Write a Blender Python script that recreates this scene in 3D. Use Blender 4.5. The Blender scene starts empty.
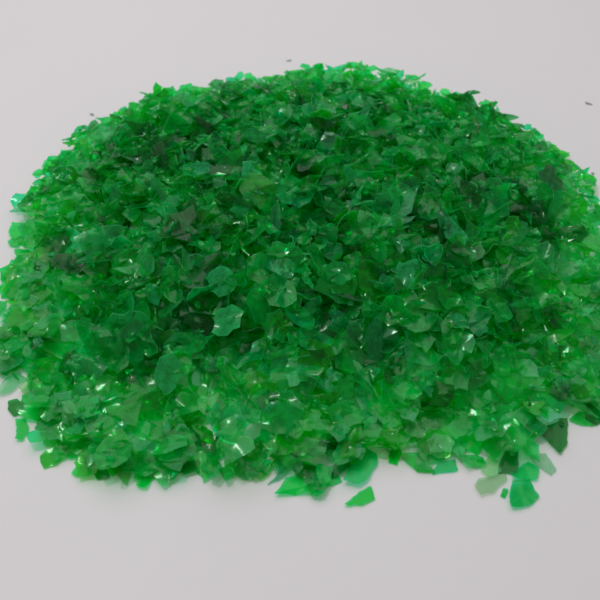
import bpy, math, random
import numpy as np
from mathutils import Vector
from mathutils.bvhtree import BVHTree

rng = np.random.default_rng(11)
random.seed(11)
scene = bpy.context.scene
coll = scene.collection

# ------------------------------------------------------------------ camera
PITCH, DIST, FOV = math.radians(48), 0.40, math.radians(40)
cam_d = bpy.data.cameras.new('camera')
cam_d.angle = FOV
cam_d.clip_start, cam_d.clip_end = 0.01, 50
cam = bpy.data.objects.new('camera', cam_d)
coll.objects.link(cam)
CAM = np.array([0, -DIST * math.cos(PITCH), DIST * math.sin(PITCH)])
cam.location = CAM
cam.rotation_euler = (math.pi / 2 - PITCH, 0, 0)
cam_d.dof.use_dof = True
cam_d.dof.focus_distance = 0.38
cam_d.dof.aperture_fstop = 15
scene.camera = cam

# ------------------------------------------------------------------ world and lamps
world = bpy.data.worlds.new('World')
scene.world = world
world.use_nodes = True
bg = world.node_tree.nodes['Background']
bg.inputs[0].default_value = (1.0, 0.985, 0.99, 1)
bg.inputs[1].default_value = 0.30


def area(name, loc, target, size, power, col, shape='RECTANGLE', size_y=None):
    d = bpy.data.lights.new(name, 'AREA')
    d.energy = power
    d.color = col
    d.shape = shape
    d.size = size
    if size_y:
        d.size_y = size_y
    o = bpy.data.objects.new(name, d)
    coll.objects.link(o)
    o.location = loc
    o.rotation_euler = (Vector(target) - Vector(loc)).to_track_quat('-Z', 'Y').to_euler()
    return o


area('ceiling_panel_lamp', (-0.3, 1.2, 2.05), (0, 0.05, 0), 3.0, 37, (1, 0.975, 0.985), 'RECTANGLE', 2.4)
area('ceiling_bulb_lamp', (-0.30, 0.12, 1.02), (0, 0.05, 0), 0.10, 2.7, (1, 0.975, 0.97), 'DISK')

# ------------------------------------------------------------------ exposure and render settings
vs = scene.view_settings
vs.view_transform = 'Standard'
vs.look = 'None'
vs.exposure = 0.0
vs.gamma = 1.0
vs.use_curve_mapping = False
scene.render.engine = 'CYCLES'
cy = scene.cycles
cy.max_bounces = 6
cy.diffuse_bounces = 5
cy.glossy_bounces = 2
cy.transmission_bounces = 8
cy.transparent_max_bounces = 24
cy.sample_clamp_indirect = 4
cy.use_denoising = True
cy.use_adaptive_sampling = True
cy.adaptive_threshold = 0.05
cy.caustics_reflective = False
cy.filter_width = 2.3

# ------------------------------------------------------------------ materials


def new_mat(name):
    m = bpy.data.materials.new(name)
    m.use_nodes = True
    nt = m.node_tree
    nt.nodes.clear()
    return m, nt.nodes, nt.links


def mat_table():
    m, n, l = new_mat('table_white_laminate')
    out = n.new('ShaderNodeOutputMaterial')
    b = n.new('ShaderNodeBsdfPrincipled')
    b.inputs['Roughness'].default_value = 0.55
    b.inputs['Specular IOR Level'].default_value = 0.25
    tc = n.new('ShaderNodeTexCoord')
    nz = n.new('ShaderNodeTexNoise')
    nz.inputs['Scale'].default_value = 9
    nz.inputs['Detail'].default_value = 5
    fine = n.new('ShaderNodeTexNoise')
    fine.inputs['Scale'].default_value = 900
    fine.inputs['Detail'].default_value = 3
    mix = n.new('ShaderNodeMix')
    mix.data_type = 'RGBA'
    mix.inputs['A'].default_value = (0.640, 0.626, 0.636, 1)
    mix.inputs['B'].default_value = (0.670, 0.656, 0.664, 1)
    bump = n.new('ShaderNodeBump')
    bump.inputs['Strength'].default_value = 0.08
    bump.inputs['Distance'].default_value = 0.0003
    l.new(tc.outputs['Object'], nz.inputs['Vector'])
    l.new(tc.outputs['Object'], fine.inputs['Vector'])
    l.new(nz.outputs['Fac'], mix.inputs['Factor'])
    l.new(mix.outputs['Result'], b.inputs['Base Color'])
    l.new(fine.outputs['Fac'], bump.inputs['Height'])
    l.new(bump.outputs['Normal'], b.inputs['Normal'])
    l.new(b.outputs[0], out.inputs[0])
    return m


def mat_flake(name='tinted_sheet_plastic', add_milk=0.0, pale=0.0):
    """Thin tinted sheet plastic: tint and milkiness come from the flake's own attribute."""
    m, n, l = new_mat(name)
    out = n.new('ShaderNodeOutputMaterial')
    at_ = n.new('ShaderNodeAttribute')
    at_.attribute_name = 'tint'
    tc = n.new('ShaderNodeTexCoord')
    # scuffs
    sc = n.new('ShaderNodeTexNoise')
    sc.inputs['Scale'].default_value = 260
    sc.inputs['Detail'].default_value = 6
    sc.inputs['Roughness'].default_value = 0.65
    l.new(tc.outputs['Object'], sc.inputs['Vector'])
    ramp = n.new('ShaderNodeMapRange')
    ramp.inputs['From Min'].default_value = 0.35
    ramp.inputs['From Max'].default_value = 0.72
    ramp.inputs['To Min'].default_value = 0.55
    ramp.inputs['To Max'].default_value = 1.7
    l.new(sc.outputs['Fac'], ramp.inputs['Value'])
    milk = n.new('ShaderNodeMath')
    milk.operation = 'MULTIPLY'
    milk.use_clamp = True
    am = n.new('ShaderNodeMath')
    am.operation = 'ADD'
    am.inputs[1].default_value = add_milk
    l.new(at_.outputs['Alpha'], am.inputs[0])
    l.new(am.outputs[0], milk.inputs[0])
    l.new(ramp.outputs['Result'], milk.inputs[1])
    # crinkles in the sheet
    cr = n.new('ShaderNodeTexNoise')
    cr.inputs['Scale'].default_value = 150
    cr.inputs['Detail'].default_value = 4
    l.new(tc.outputs['Object'], cr.inputs['Vector'])
    bump = n.new('ShaderNodeBump')
    bump.inputs['Strength'].default_value = 0.19
    bump.inputs['Distance'].default_value = 0.0012
    l.new(cr.outputs['Fac'], bump.inputs['Height'])
    tr = n.new('ShaderNodeBsdfTransparent')
    l.new(at_.outputs['Color'], tr.inputs['Color'])
    # scattering body colour = tint, a little paler
    sq = n.new('ShaderNodeMix')
    sq.data_type = 'RGBA'
    sq.blend_type = 'MULTIPLY'
    sq.inputs['Factor'].default_value = 1.0
    l.new(at_.outputs['Color'], sq.inputs['A'])
    sq.inputs['B'].default_value = (0.14, 0.97, 0.54, 1)
    df = n.new('ShaderNodeBsdfDiffuse')
    tl = n.new('ShaderNodeBsdfTranslucent')
    pl = n.new('ShaderNodeMix')
    pl.data_type = 'RGBA'
    pl.inputs['Factor'].default_value = pale
    pl.inputs['B'].default_value = (0.55, 0.80, 0.62, 1)
    l.new(sq.outputs['Result'], pl.inputs['A'])
    l.new(pl.outputs['Result'], df.inputs['Color'])
    l.new(pl.outputs['Result'], tl.inputs['Color'])
    l.new(bump.outputs['Normal'], df.inputs['Normal'])
    ms = n.new('ShaderNodeMixShader')
    ms.inputs[0].default_value = 0.5
    l.new(df.outputs[0], ms.inputs[1])
    l.new(tl.outputs[0], ms.inputs[2])
    body = n.new('ShaderNodeMixShader')
    l.new(milk.outputs[0], body.inputs[0])
    l.new(tr.outputs[0], body.inputs[1])
    l.new(ms.outputs[0], body.inputs[2])
    # clear gloss: the same Fresnel on both sides of the sheet
    geo = n.new('ShaderNodeNewGeometry')
    ior = n.new('ShaderNodeMapRange')
    ior.inputs['To Min'].default_value = 1.31
    ior.inputs['To Max'].default_value = 1 / 1.31
    l.new(geo.outputs['Backfacing'], ior.inputs['Value'])
    fr = n.new('ShaderNodeFresnel')
    l.new(ior.outputs['Result'], fr.inputs['IOR'])
    l.new(bump.outputs['Normal'], fr.inputs['Normal'])
    gl = n.new('ShaderNodeBsdfGlossy')
    gl.inputs['Roughness'].default_value = 0.16
    gl.inputs['Color'].default_value = (0.8, 0.86, 0.82, 1)
    l.new(bump.outputs['Normal'], gl.inputs['Normal'])
    fin = n.new('ShaderNodeMixShader')
    l.new(fr.outputs[0], fin.inputs[0])
    l.new(body.outputs[0], fin.inputs[1])
    l.new(gl.outputs[0], fin.inputs[2])
    l.new(fin.outputs[0], out.inputs[0])
    return m


def mat_crumb():
    m, n, l = new_mat('dusty_green_crumb')
    out = n.new('ShaderNodeOutputMaterial')
    b = n.new('ShaderNodeBsdfPrincipled')
    nz = n.new('ShaderNodeTexNoise')
    nz.inputs['Scale'].default_value = 700
    mix = n.new('ShaderNodeMix')
    mix.data_type = 'RGBA'
    mix.inputs['A'].default_value = (0.20, 0.27, 0.23, 1)
    mix.inputs['B'].default_value = (0.34, 0.40, 0.36, 1)
    l.new(nz.outputs['Fac'], mix.inputs['Factor'])
    l.new(mix.outputs['Result'], b.inputs['Base Color'])
    b.inputs['Roughness'].default_value = 0.5
    l.new(b.outputs[0], out.inputs[0])
    return m


M_TABLE, M_FLAKE, M_CRUMB = mat_table(), mat_flake(), mat_crumb()
M_RIM = mat_flake('torn_plastic_edge', 0.22, 0.16)

# ------------------------------------------------------------------ the table top
tv = []
me = bpy.data.meshes.new('table_surface')
hx, hy, th_ = 1.3, 1.3, 0.03
bev = 0.004
rings = [(hx - bev, 0.0), (hx, -bev), (hx, -th_)]
for s, z in rings:
    tv += [(-s, -s + 0.4, z), (s, -s + 0.4, z), (s, s + 0.4, z), (-s, s + 0.4, z)]
tf = [(0, 1, 2, 3), (11, 10, 9, 8)]
for k in range(2):
    for i in range(4):
        j = (i + 1) % 4
        tf.append((4 * k + i, 4 * k + 4 + i, 4 * k + 4 + j, 4 * k + j))
me.from_pydata(tv, [], tf)
me.materials.append(M_TABLE)
table = bpy.data.objects.new('table_surface', me)
table['kind'] = 'structure'
table['label'] = 'plain white matt table top under the heap of green flakes'
coll.objects.link(table)

# ------------------------------------------------------------------ picture <-> place
FPX = 300 / math.tan(FOV / 2)
FW = np.array([0, math.cos(PITCH), -math.sin(PITCH)])
UP = np.array([0, math.sin(PITCH), math.cos(PITCH)])
RT = np.array([1.0, 0, 0])


def ray(px, py):
    d = FW + RT * (px - 300) / FPX + UP * (300 - py) / FPX
    return d / np.linalg.norm(d)


def on_table(px, py, z=0.0):
    d = ray(px, py)
    return CAM + d * ((z - CAM[2]) / d[2])


# ------------------------------------------------------------------ heap shape: footprint on the table, height grid
FOOT_MM = [147, 151, 155, 160, 166, 174, 180, 186, 193, 197, 198, 201, 202, 205, 207, 208, 208, 209, 209, 206, 203, 202,
           200, 198, 195, 192, 191, 188, 183, 177, 171, 165, 157, 152, 150, 146, 144, 141, 141, 140, 138, 135, 126, 120,
           113, 110, 104, 97, 90, 86, 85, 84, 83, 81, 81, 82, 82, 82, 81, 80, 84, 91, 101, 112, 118, 121, 124, 130, 137,
           140, 142, 145]
FOOT_MM = [v + (7 if 54 <= k <= 61 else 4 if 47 <= k <= 62 else 7 if 43 <= k <= 66 else 0 if 33 <= k <= 42 else 0 if 8 <= k <= 22 else 6 if 23 <= k <= 32 else 4) for k, v in enumerate(FOOT_MM)]
FC = np.array([0.0024, -0.0128])
fa = np.arange(72) * 2 * np.pi / 72
fr_ = np.array(FOOT_MM) / 1000.0
FOOT = np.stack([FC[0] + fr_ * np.cos(fa), FC[1] + fr_ * np.sin(fa)], -1)

G = 0.001
X0, Y0, NX, NY = -0.19, -0.14, 380, 380
gx = X0 + (np.arange(NX) + 0.5) * G
gy = Y0 + (np.arange(NY) + 0.5) * G
GX, GY = np.meshgrid(gx, gy, indexing='ij')


def seg_dist():
    P = np.stack([GX, GY], -1).reshape(-1, 2)
    best = np.full(len(P), 9.0)
    for i in range(72):
        a, b = FOOT[i], FOOT[(i + 1) % 72]
        ab = b - a
        t = np.clip(((P - a) @ ab) / (ab @ ab), 0, 1)
        best = np.minimum(best, np.hypot(*(P - a - t[:, None] * ab).T))
    ang = np.arctan2(P[:, 1] - FC[1], P[:, 0] - FC[0])
    rad = np.hypot(P[:, 0] - FC[0], P[:, 1] - FC[1])
    inside = rad < np.interp(ang, fa, fr_, period=2 * np.pi)
    return np.where(inside, best, -best).reshape(NX, NY)


DEDGE = seg_dist()


def lumps(scale, amp, seed):
    r = np.random.default_rng(seed)
    out = np.zeros((NX, NY))
    for _ in range(14):
        a = r.uniform(0, 2 * np.pi)
        k = 2 * np.pi / scale * r.uniform(0.6, 1.5)
        out += np.sin((GX * math.cos(a) + GY * math.sin(a)) * k + r.uniform(0, 6.28))
    return out * amp / 3.7


PEAK = 0.0305
edge_noise = lumps(0.028, 0.0026, 3)
de = np.clip(DEDGE + edge_noise - 0.001, 0, None)
TARGET = PEAK * (1 - (1 - np.clip(de / 0.12, 0, 1)) ** 2.1)
front = np.clip((0.09 - GY) / 0.12, 0, 1)
toe = np.clip(0.15 + 0.85 * de / 0.10, 0, 1) ** 0.85
TARGET *= 1 - front * (1 - toe)
TARGET += np.where(de > 0.012, lumps(0.030, 0.0015, 8), 0)
TARGET = np.where(de > 0, np.clip(TARGET, 0.0022, None), 0)
H = np.zeros((NX, NY))

# ------------------------------------------------------------------ flakes
# (single sheet transmittance, milkiness, weight, colour words)
PALETTE = {
    'green': ((0.018, 0.83, 0.195), 0.11, 0.48, 'bottle green'),
    'emerald': ((0.018, 0.83, 0.330), 0.12, 0.19, 'emerald green'),
    'dark': ((0.008, 0.44, 0.085), 0.08, 0.10, 'dark green'),
    'pale': ((0.28, 0.78, 0.40), 0.14, 0.08, 'pale green'),
    'lime': ((0.026, 0.78, 0.050), 0.11, 0.07, 'vivid grass green'),
    'clear': ((0.58, 0.87, 0.62), 0.10, 0.006, 'very pale green'),
    'straw': ((0.60, 0.83, 0.46), 0.12, 0.006, 'pale yellowish green'),
    'frosted': ((0.11, 0.62, 0.25), 0.34, 0.05, 'scuffed milky green'),
}
PKEYS = list(PALETTE)
PW = np.array([PALETTE[k][2] for k in PKEYS])
PW = PW / PW.sum()


MIX_A, MIX_B = lumps(0.06, 1.0, 21), lumps(0.05, 1.0, 22)     # the colours are not evenly stirred through the heap


def pick_tint(key=None, cell=None):
    if key is None:
        w = PW.copy()
        if cell is not None:
            a, b = MIX_A[cell], MIX_B[cell]
            w = w * np.exp(np.array([0, 0.7 * b, 1.3 * a, -0.5 * a + 0.4 * b, -0.8 * b, 0, 0, 0]))
            w /= w.sum()
        key = PKEYS[rng.choice(len(PKEYS), p=w)]
    c, mk = PALETTE[key][:2]
    c = np.array(c) * rng.uniform(0.75, 1.25, 3) ** np.array([1.0, 0.35, 0.8])
    c = np.clip(c, 0.004, 0.95) ** 0.5            # each sheet is crossed twice: front and back face
    return key, (c[0], c[1], c[2], float(np.clip(mk * rng.uniform(0.4, 1.6), 0.03, 0.8)))


def outline(shape):
    """Torn, irregular outline around the origin, about 1 across."""
    k = rng.integers(4, 7)
    a = np.sort((np.arange(k) + rng.uniform(-0.36, 0.36, k)) * 2 * np.pi / k)
    r = rng.uniform(0.34, 0.60, k)
    P = np.stack([r * np.cos(a), r * np.sin(a)], -1)
    asp = {'chip': rng.uniform(0.65, 1.0), 'curl': rng.uniform(0.55, 0.9), 'sliver': rng.uniform(0.22, 0.38)}[shape]
    P[:, 1] *= asp
    P[:, 0] /= math.sqrt(asp)
    return ragged(P)


def ragged(P, amt=0.10):
    out = []
    k = len(P)
    for i in range(k):
        p, q = P[i], P[(i + 1) % k]
        L = np.linalg.norm(q - p)
        out.append(p)
        nrm = np.array([q[1] - p[1], p[0] - q[0]])
        for t in ((0.36, 0.7) if L > 0.5 * np.ptp(P, 0).max() else (0.5,)):
            t += rng.uniform(-0.1, 0.1)
            out.append(p + (q - p) * t + nrm * rng.uniform(-amt, amt * 1.3))
    return np.array(out)


def sheet(B, thick, bend, fold, twist=0.0, crumple=0.012):
    """Solid sheet from outline B (n x 2, metres): two faces with an inner ring, torn rim. Returns verts, quads/tris."""
    n = len(B)
    c = B.mean(0)
    ring = c + (B - c) * 0.58
    flat = np.concatenate([B, ring, c[None]])
    size = np.ptp(B, 0).max()
    d = rng.uniform(0, np.pi)
    u = (flat - c) @ np.array([math.cos(d), math.sin(d)])
    v = (flat - c) @ np.array([-math.sin(d), math.cos(d)])
    z = bend * u * u / size * 2.0
    fo = rng.uniform(-0.18, 0.18) * size
    z = z + fold * np.maximum(0, v - fo)
    z = z + twist * u * v / size * 2
    fd = rng.uniform(0, np.pi)
    z = z - 0.7 * fold * np.maximum(0, (flat - c) @ np.array([math.cos(fd), math.sin(fd)]) - 0.1 * size)
    z = z + rng.normal(0, crumple * size, len(z))
    z = z - z.mean()
    top = np.column_stack([flat, z + thick / 2])
    bot = np.column_stack([flat, z - thick / 2])
    bot[:n, :2] = c + (B - c) * rng.uniform(0.93, 0.99)
    V = np.concatenate([top, bot])
    m = 2 * n + 1
    F = []
    for i in range(n):
        j = (i + 1) % n
        F.append((i, j, n + j, n + i))
        F.append((n + i, n + j, 2 * n))
        F.append((m + j, m + i, m + n + i, m + n + j))
        F.append((m + n + j, m + n + i, m + 2 * n))
        F.append((j, i, m + i, m + j))
    return V, F


def ccw(P):
    x, y = P[:, 0], P[:, 1]
    if np.sum(x * np.roll(y, -1) - y * np.roll(x, -1)) < 0:
        return P[::-1].copy()
    return P


SAMP = rng.dirichlet((1, 1, 1), 7)


def splat(V, n, blend):
    """Raise the height grid under a placed flake."""
    m = 2 * n + 1
    c = V[2 * n]
    B = V[:n]
    P = [V[:m]]
    for s in (0.2, 0.4, 0.6, 0.8, 0.93):
        P.append(c + (B - c) * s)
        P.append(c + ((B + np.roll(B, -1, 0)) / 2 - c) * s)
    P = np.concatenate(P)
    i = np.clip(((P[:, 0] - X0) / G).astype(int), 1, NX - 2)
    j = np.clip(((P[:, 1] - Y0) / G).astype(int), 1, NY - 2)
    for di, dj in ((0, 0), (1, 0), (0, 1)):
        h = H[i + di, j + dj]
        H[i + di, j + dj] = np.maximum(h, h + blend * (P[:, 2] - h))


def height(x, y):
    i = np.clip(((x - X0) / G).astype(int), 0, NX - 1)
    j = np.clip(((y - Y0) / G).astype(int), 0, NY - 1)
    return H[i, j]


def rot_to(nrm, spin):
    nrm = nrm / np.linalg.norm(nrm)
    a = np.array([math.cos(spin), math.sin(spin), 0])
    x = a - nrm * (a @ nrm)
    x /= np.linalg.norm(x)
    y = np.cross(nrm, x)
    return np.stack([x, y, nrm], 1)


FL = []          # dicts: V, F, tint, key, shape, label(optional)


def drop(V, F, n, pct=70, blend=0.6, **kw):
    """Let a flake down onto the heap until it rests on it (or on the table)."""
    h = height(V[:, 0], V[:, 1])
    gap = h - V[:, 2]
    dz = np.percentile(gap, pct)
    dz = max(dz, 0.00015 - V[:, 2].min())
    V[:, 2] += dz
    splat(V, n, blend)
    FL.append(dict(V=V, F=F, **kw))


# --- flakes lying loose on the table, traced in place: (outline in the photograph, colour, thickness mm, label)
LOOSE = [
    ([(344, 506), (352, 499), (361, 492), (371, 487), (375, 500), (362, 506)], 'green', 0.7,
     'four-cornered green flake lying alone on bare table in front of the heap'),
    ([(343, 484), (350, 464), (365, 448), (376, 455), (377, 466), (366, 482), (358, 487)], 'emerald', 0.9,
     'long emerald flake with slanted end on the table, beside the lone four-cornered flake'),
    ([(291, 455), (294, 447), (301, 445), (302, 453), (297, 459)], 'dark', 0.6,
     'tiny dark green chip alone in a white gap at the foot of the heap'),
    ([(388, 463), (390, 450), (398, 447), (402, 454), (397, 466)], 'green', 0.5,
     'small notched green flake on the table, just clear of the heap foot'),
    ([(399, 456), (405, 453), (410, 458), (403, 461)], 'straw', 0.4,
     'tiny pale scrap touching the small notched green flake'),
    ([(511, 484), (529, 482), (539, 498), (528, 507), (510, 509), (508, 500)], 'emerald', 0.9,
     'bright green five-sided flake at the tip of the stray cluster on the table'),
    ([(510, 478), (519, 469), (527, 463), (538, 469), (537, 480), (524, 482)], 'emerald', 1.0,
     'small deep emerald triangular flake in the stray cluster, above the bright five-sided one'),
    ([(474, 487), (478, 480), (487, 478), (505, 473), (507, 480), (493, 494), (480, 497)], 'clear', 0.6,
     'pale flake with ragged edge on the table, touching the tiny green scrap'),
    ([(480, 471), (489, 457), (498, 462), (501, 473), (488, 479)], 'clear', 0.5,
     'pale yellowish leaf-shaped flake between the heap and the stray cluster'),
    ([(529, 456), (545, 454), (556, 470), (551, 476), (538, 468)], 'clear', 0.6,
     'pale bent strip of a flake beside the deep emerald triangular one'),
    ([(537, 432), (546, 425), (556, 420), (567, 419), (567, 444), (559, 455), (546, 441)], 'dark', 0.8,
     'large dark green wedge-shaped flake at the heap foot beside the pointed sliver'),
    ([(432, 475), (437, 464), (455, 460), (458, 471), (445, 473)], 'emerald', 0.6,
     'bluish green flake jutting from the heap foot onto bare table'),
    ([(568, 421), (579, 412), (599, 423), (592, 427), (578, 425)], 'green', 0.6,
     'flat pointed green sliver beside the large dark wedge-shaped flake'),
    ([(8, 410), (9, 402), (18, 400), (25, 405), (21, 414), (14, 417)], 'dark', 0.7,
     'small dull dark green roundish flake lying just off the heap side'),
    ([(16, 441), (18, 430), (16, 421), (26, 419), (29, 431), (24, 441)], 'green', 0.5,
     'narrow upright green flake at the heap corner below the dull roundish one'),
    ([(-6, 397), (2, 388), (20, 372), (27, 380), (12, 393)], 'clear', 0.5,
     'long pale pointed sliver sticking out of the heap side'),
    ([(-8, 312), (-2, 302), (7, 302), (6, 311), (-2, 317)], 'emerald', 0.5,
     'little bluish flake on the table clear of the heap side'),
    ([(500, 497), (503, 489), (508, 490), (505, 499)], 'green', 0.4,
     'tiny green scrap between the ragged pale and bright five-sided flakes'),
    ([(228, 453), (262, 463), (268, 474), (256, 484), (242, 474)], 'clear', 0.6,
     'large pale green flake drooping from the heap foot to a blunt point'),
    ([(302, 462), (334, 470), (342, 482), (318, 492), (308, 481)], 'emerald', 0.4,
     'thin see-through bluish green flake lying flat beside the long emerald one'),
    ([(150, 462), (178, 458), (186, 470), (166, 482), (148, 476)], 'straw', 0.4,
     'pale yellowish green flake flat on the table at the heap foot'),
    ([(98, 448), (132, 452), (128, 486), (114, 474)], 'straw', 0.4,
     'pale downward pointing flake at the heap foot near its corner'),
    ([(40, 432), (74, 440), (66, 452), (44, 446)], 'straw', 0.4,
     'pale yellow green flat flake at the corner of the heap foot'),
]
for poly, key, th, lab in LOOSE:
    P = np.array([on_table(*p)[:2] for p in poly])
    B = ccw(ragged(ragged(ccw(P), 0.05), 0.09))
    V, F = sheet(B, th / 1000, rng.uniform(-0.06, 0.12), rng.uniform(0.03, 0.18), 0, 0.004)
    _, tint = pick_tint(key)
    drop(V, F, len(B), pct=92, blend=0.9, tint=tint, key=key, shape='chip', label=lab)

    if lab.startswith('tiny green scrap'):
        keep = H > 0
        for _ in range(3):
            keep[1:-1, 1:-1] |= keep[2:, 1:-1] | keep[:-2, 1:-1] | keep[1:-1, 2:] | keep[1:-1, :-2]

keep &= (GX > 0.012) | (GX < -0.10)

# --- the heap itself, flake on flake (it leaves the strays on the table clear)
TARGET[keep & (DEDGE < 0.009)] = 0
cells = np.argwhere(TARGET > 0)
count = 0
while count < 12000:
    pick = cells[rng.integers(0, len(cells), 60)]
    deficit = TARGET[pick[:, 0], pick[:, 1]] - H[pick[:, 0], pick[:, 1]]
    b = int(np.argmax(deficit))
    if deficit[b] < 0.0006:
        break
    i, j = pick[b]
    x, y = gx[i], gy[j]
    t = TARGET[i, j]
    fill = float(np.clip(H[i, j] / max(t, 1e-4), 0, 1))
    shape = ['chip', 'curl', 'sliver'][rng.choice(3, p=[0.49, 0.37, 0.14] if t > 0.004 else [0.85, 0.0, 0.15])]
    size = float(np.clip(rng.lognormal(math.log(0.0105), 0.34), 0.0040, 0.020))
    if deficit[b] > 0.010:
        size *= 1.3
    size *= float(np.interp(y, [-0.08, 0.03, 0.12], [1.22, 1.08, 0.95]))
    if DEDGE[i, j] < 0.02:
        size = min(size, 0.013) * (0.8 if y > 0.05 else 1.0)
    flatten = 1.0 if t > 0.004 else 0.4
    B = ccw(outline(shape) * size)
    n = len(B)
    if shape == 'curl':
        bend, fold, twist = rng.uniform(0.35, 0.8) * rng.choice([-1, 1]), rng.uniform(0, 0.7), rng.uniform(-0.3, 0.3)
    else:
        bend, fold, twist = rng.uniform(-0.22, 0.28), rng.uniform(0, 0.6) if rng.random() < .7 else 0, rng.uniform(-0.2, 0.2)
    V, F = sheet(B, rng.uniform(0.25, 0.9) / 1000, bend * flatten, fold * flatten, twist * flatten, rng.uniform(0.015, 0.05) * flatten)
    hb = H[i, j]
    sd = math.radians(5 + 32 * min(1, max(hb, t * 0.5) / 0.012))
    i0, i1, j0, j1 = max(i - 5, 0), min(i + 5, NX - 1), max(j - 5, 0), min(j + 5, NY - 1)
    sx = (TARGET[i1, j] - TARGET[i0, j]) / ((i1 - i0) * G)
    sy = (TARGET[i, j1] - TARGET[i, j0]) / ((j1 - j0) * G)
    k = 1 if hb > 0.003 else 0.2
    if shape == 'sliver':
        sd *= 0.6
    nrm = np.array([-sx * k + math.tan(min(1.2, abs(rng.normal(0, sd)))) * math.cos(q := rng.uniform(0, 6.283)), -sy * k, 1.0])
    nrm[1] += math.tan(min(1.2, abs(rng.normal(0, sd)))) * math.sin(q)
    V = V @ rot_to(nrm, rng.uniform(0, 6.283)).T + np.array([x, y, 0])
    key, tint = pick_tint(None, (i, j))
    drop(V, F, n, pct=74, blend=0.85, tint=tint, key=key, shape=shape, label=None)
    count += 1
n_heap = count

# --- the overlapping fringe along the near foot of the heap
near_edge = DEDGE + 0.5 * edge_noise
fringe = np.argwhere((near_edge > -0.002) & (near_edge < 0.022) & (GY < 0.02) & ~(keep & (DEDGE < 0.009)))
for i, j in fringe[rng.integers(0, len(fringe), 290)]:
    B = ccw(outline('chip') * float(np.clip(rng.lognormal(math.log(0.0100), 0.25), 0.005, 0.016)))
    V, F = sheet(B, rng.uniform(0.25, 0.7) / 1000, rng.uniform(-0.12, 0.2), rng.uniform(0, 0.35), 0, 0.02)
    V = V @ rot_to(np.array([rng.normal(0, 0.12), rng.normal(0, 0.12), 1.0]), rng.uniform(0, 6.283)).T + np.array([gx[i], gy[j], 0])
    key, tint = pick_tint(['pale', 'emerald', 'green', 'lime', None, 'clear', 'straw'][rng.choice(7, p=[0.22, 0.22, 0.24, 0.05, 0.11, 0.08, 0.08])], (i, j))
    drop(V, F, len(B), pct=70, blend=0.85, tint=tint, key=key, shape='chip', label=None)

# --- small broken bits caught on top and strewn round the foot
bits = np.argwhere(DEDGE > 0.004)
for i, j in bits[rng.integers(0, len(bits), 800)]:
    B = ccw(outline('chip' if rng.random() < 0.7 else 'sliver') * rng.uniform(0.0022, 0.0050))
    V, F = sheet(B, rng.uniform(0.25, 0.6) / 1000, rng.uniform(-0.3, 0.4), rng.uniform(0, 0.5), 0, 0.04)
    sd = 0.5 if H[i, j] > 0.002 else 0.06
    V = V @ rot_to(np.array([rng.normal(0, sd), rng.normal(0, sd), 1.0]), rng.uniform(0, 6.283)).T + np.array([gx[i], gy[j], 0])
    key, tint = pick_tint(None, (i, j))
    drop(V, F, len(B), pct=60, blend=0.9, tint=tint, key=key, shape='chip', label=None)

# --- flakes on the heap that stand out, traced in place: (outline in the photograph, colour, label)
MARKED = [
    ([(208, 280), (212, 269), (222, 265), (232, 270), (235, 284), (230, 294), (219, 298), (209, 292)], 'frosted',
     'rounded dull grey-green flake lying flat on the heap slope'),
    ([(211, 322), (219, 308), (233, 304), (243, 311), (240, 326), (228, 336), (214, 334)], 'frosted',
     'large dull grey-green flake with angular edge, next to the vivid lime flake'),
    ([(264, 322), (274, 311), (288, 316), (300, 330), (291, 341), (276, 337)], 'lime',
     'vivid lime green flake glowing between dull grey-green ones'),
    ([(399, 262), (417, 257), (422, 268), (421, 286), (404, 287), (398, 276)], 'frosted',
     'squarish whitish translucent flake high on the heap'),
    ([(470, 318), (478, 309), (490, 308), (492, 314), (485, 324), (487, 334), (479, 337), (469, 328)], 'frosted',
     'pale grey-green notched flake standing out on dark green slope'),
    ([(450, 315), (462, 313), (468, 322), (464, 332), (455, 325)], 'frosted',
     'small pale grey-green flake beside the notched one on the dark slope'),
    ([(324, 270), (335, 264), (350, 267), (353, 278), (344, 287), (331, 280)], 'emerald',
     'bluish emerald flake shining on the middle of the heap'),
    ([(154, 376), (160, 357), (173, 354), (184, 366), (176, 388), (162, 396)], 'frosted',
     'broad pale grey-green flake leaning on the heap lower slope'),
    ([(164, 345), (178, 335), (199, 330), (201, 337), (184, 347), (168, 350)], 'pale',
     'long curved pale green shaving above the broad grey-green flake'),
    ([(505, 240), (509, 220), (520, 214), (524, 230), (519, 244)], 'lime',
     'upright lime green flake on the far shoulder of the heap'),
    ([(538, 172), (548, 168), (562, 182), (566, 190), (556, 191), (544, 183)], 'tan',
     'brownish translucent flake near the heap rim'),
    ([(440, 340), (456, 331), (472, 334), (476, 347), (462, 362), (446, 357)], 'emerald',
     'large bright green flake with shiny ribs on the heap slope'),
    ([(256, 284), (272, 274), (290, 283), (298, 296), (286, 309), (266, 303)], 'green',
     'crumpled shiny green flake at the middle of the heap'),
    ([(533, 369), (546, 364), (557, 371), (552, 376), (535, 376)], 'emerald',
     'flat bluish green sliver with bright edge on the lower slope'),
    ([(302, 108), (316, 98), (330, 101), (334, 112), (320, 120), (306, 118)], 'frosted',
     'shiny whitish flake just below the top of the heap'),
    ([(262, 415), (276, 402), (292, 404), (302, 418), (290, 432), (270, 430)], 'emerald',
     'broad clear green flake on the heap lower slope'),
    ([(326, 412), (340, 402), (358, 406), (364, 420), (350, 430), (332, 428)], 'green',
     'broad green flake with one bright glint near the heap foot'),
    ([(170, 104), (180, 92), (194, 93), (198, 102), (186, 108)], 'emerald',
     'bright turquoise green flake on the far rim of the heap'),
    ([(316, 78), (319, 60), (323, 64), (327, 76), (322, 84)], 'green',
     'pointed green splinter sticking up above the heap top'),
    ([(58, 160), (64, 150), (77, 152), (74, 166), (63, 168)], 'emerald',
     'bright turquoise flake at the heap side rim'),
]
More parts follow.
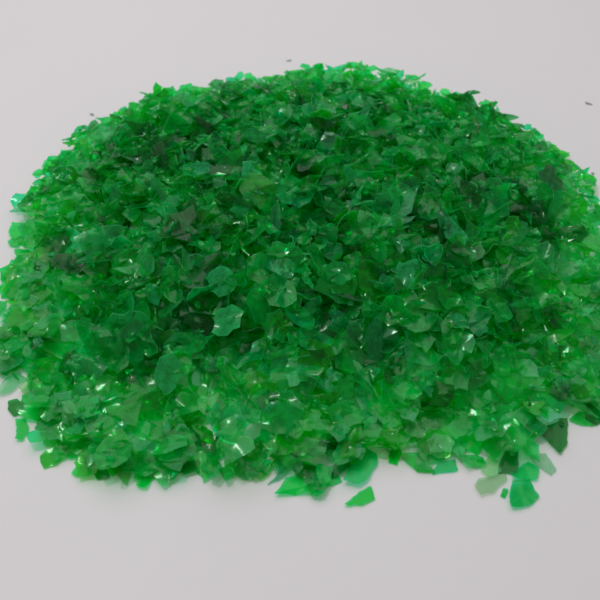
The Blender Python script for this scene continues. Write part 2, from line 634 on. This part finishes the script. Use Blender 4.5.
NEAR_WORD = ['rounded grey-green flake', 'large angular grey-green flake', 'vivid lime flake', 'squarish whitish flake',
             'notched grey-green flake', 'notched grey-green flake', 'bluish emerald flake', 'broad grey-green flake',
             'long curved shaving', 'upright lime flake', 'brownish flake', 'shiny ribbed flake', 'crumpled shiny flake',
             'bluish bright-edged sliver', 'shiny whitish flake', 'broad clear flake', 'broad glinting flake',
             'turquoise far-rim flake', 'upstanding splinter', 'turquoise side-rim flake']
NEAR = []
PALETTE['tan'] = ((0.36, 0.34, 0.20), 0.35, 0, 'brownish')
for poly, key, lab in MARKED:
    poly = np.array(poly, float)
    cpx = poly.mean(0)
    d = ray(*cpx)
    s = np.arange(0.25, 0.62, 0.0004)
    Q = CAM + d * s[:, None]
    hit = np.argmax(Q[:, 2] < height(Q[:, 0], Q[:, 1]))
    p0 = Q[hit] - d * 0.0012
    ii, jj = int((p0[0] - X0) / G), int((p0[1] - Y0) / G)
    ii, jj = np.clip(ii, 8, NX - 9), np.clip(jj, 8, NY - 9)
    nz = np.array([-(TARGET[ii + 8, jj] - TARGET[ii - 8, jj]) / (16 * G), -(TARGET[ii, jj + 8] - TARGET[ii, jj - 8]) / (16 * G), 1.0])
    nz /= np.linalg.norm(nz)
    nz = nz + np.array([rng.uniform(-0.25, 0.25), -0.35, 0])
    if 'splinter' in lab:
        nz = np.array([0.1, -0.9, 0.5])
    R = rot_to(nz, 0.3)
    pts = []
    for px in poly:
        dd = ray(*px)
        pts.append(CAM + dd * (((p0 - CAM) @ R[:, 2]) / (dd @ R[:, 2])))
    L = (np.array(pts) - p0) @ R[:, :2]
    L = ccw(L)
    L = L + rng.normal(0, 0.05, L.shape) * np.ptp(L, 0).max()
    B = ccw(ragged(L, 0.13))
    curly = 'crumpled' in lab or 'curved' in lab or 'ribs' in lab
    V, F = sheet(B, 0.0006, 0.35 if curly else rng.uniform(-0.15, 0.2), 0.6 if curly else rng.uniform(0.1, 0.4), 0, 0.035)
    V = V @ R.T + p0
    V[:, 2] += max(0, 0.0002 - V[:, 2].min())
    _, tint = pick_tint(key)
    FL.append(dict(V=V, F=F, tint=tint, key=key, shape='chip', label=lab))
    NEAR.append((NEAR_WORD[len(NEAR)], V.mean(0)))

# ------------------------------------------------------------------ which flakes show largest: look at the heap from the camera
off = 0
allV, allF, owner = [], [], []
for k, f in enumerate(FL):
    allV.append(f['V'])
    for q in f['F']:
        allF.append(tuple(a + off for a in q))
    owner += [k] * len(f['F'])
    off += len(f['V'])
verts = np.concatenate(allV)
tree = BVHTree.FromPolygons(verts.tolist(), allF)
shown = np.zeros(len(FL), int)
org = Vector(CAM)
for py in np.arange(1.0, 600, 1.7):
    for px in np.arange(1.0, 600, 1.7):
        _, _, idx, _ = tree.ray_cast(org, Vector(ray(px, py)))
        if idx is not None:
            shown[owner[idx]] += 1
order = np.argsort(-shown)
named = {k for k, f in enumerate(FL) if f['label']}
for k in order:
    if len(named) >= 300 or shown[k] == 0:
        break
    named.add(int(k))


# ------------------------------------------------------------------ link them
def make_mesh(name, V, F, tints):
    me = bpy.data.meshes.new(name)
    me.from_pydata(np.asarray(V).tolist(), [], F)
    at_ = me.attributes.new('tint', 'FLOAT_COLOR', 'POINT')
    at_.data.foreach_set('color', np.asarray(tints, np.float32).ravel())
    me.polygons.foreach_set('use_smooth', [True] * len(me.polygons))
    me.set_sharp_from_angle(angle=math.radians(38))
    me.materials.append(M_FLAKE)
    me.materials.append(M_RIM)
    me.polygons.foreach_set('material_index', [1 if q % 5 == 4 else 0 for q in range(len(F))])   # every fifth face is rim
    return me


SHAPE_WORD = {'chip': 'flat angular', 'curl': 'curled', 'sliver': 'narrow'}
for k in sorted(named):
    f = FL[k]
    V = f['V']
    base = np.array([V[:, 0].mean(), V[:, 1].mean(), V[:, 2].min()])
    me = make_mesh('plastic_flake', V - base, f['F'], [f['tint']] * len(V))
    o = bpy.data.objects.new('plastic_flake', me)
    o.location = base
    o['category'] = 'plastic flake'
    if f['label']:
        o['label'] = f['label']
        o['group'] = 'green flakes that stand out or lie loose'
    else:
        z = base[2]
        de_ = DEDGE[int(np.clip((base[0] - X0) / G, 0, NX - 1)), int(np.clip((base[1] - Y0) / G, 0, NY - 1))]
        where = 'at heap rim' if de_ < 0.016 else 'on lower slope' if z < 0.026 else 'on upper slope' if z < 0.036 else 'on heap top'
        near = min(NEAR, key=lambda w: np.linalg.norm(w[1] - base))[0]
        big = max(np.ptp(V, 0))
        sz = 'large' if big > 0.0165 else 'small' if big < 0.011 else 'medium'
        lab = f"{sz} {SHAPE_WORD[f['shape']]} {PALETTE[f['key']][3]} flake {where} near the {near}"
        o['label'] = lab
        o['group'] = lab.replace(' flake ', ' flakes ', 1)
    coll.objects.link(o)

rest = [k for k in range(len(FL)) if k not in named]
rv, rf, rt_, off = [], [], [], 0
for k in rest:
    f = FL[k]
    rv.append(f['V'])
    rf += [tuple(a + off for a in q) for q in f['F']]
    rt_.append(np.tile(np.array(f['tint'], np.float32), (len(f['V']), 1)))
    off += len(f['V'])
me = make_mesh('heaped_plastic_flakes', np.concatenate(rv), rf, np.concatenate(rt_))
o = bpy.data.objects.new('heaped_plastic_flakes', me)
o['kind'] = 'stuff'
o['label'] = 'dense heap of countless small shredded green plastic flakes'
o['category'] = 'flake heap'
coll.objects.link(o)

# ------------------------------------------------------------------ crumbs on the bare table
CRUMBS = [
    (92, 115, 2.2, 'lone grey-green crumb on bare table off the heap shoulder'),
    (289, 61, 2.0, 'dark flat crumb on the table behind the heap top'),
    (382, 73, 1.5, 'tiny dark crumb close behind the heap rim'),
    (588, 104, 2.6, 'long dark grey-green crumb far from the heap on bare table'),
    (593, 174, 1.6, 'tiny crumb farther out of the two beside the heap shoulder'),
    (597, 207, 2.6, 'green crumb close beside the heap shoulder'),
    (593, 193, 1.6, 'tiny crumb nearer the heap of the two beside its shoulder'),
]
for px, py, mm, lab in CRUMBS:
    p = on_table(px, py)
    B = ccw(outline('sliver' if 'long' in lab or 'flat' in lab else 'chip') * mm * 1.1 / 1000)
    V, F = sheet(B, 0.0006, 0.2, 0.3)
    V[:, 2] -= V[:, 2].min()
    me = make_mesh('plastic_crumb', V, F, [(0.1, 0.3, 0.2, 0.8)] * len(V))
    me.materials.clear()
    me.materials.append(M_CRUMB)
    o = bpy.data.objects.new('plastic_crumb', me)
    o.location = (p[0], p[1], 0.0)
    o.rotation_euler = (0, 0, rng.uniform(-0.5, 0.5))
    o['label'] = lab
    o['category'] = 'crumb'
    o['group'] = 'crumbs scattered on the bare table'
    coll.objects.link(o)
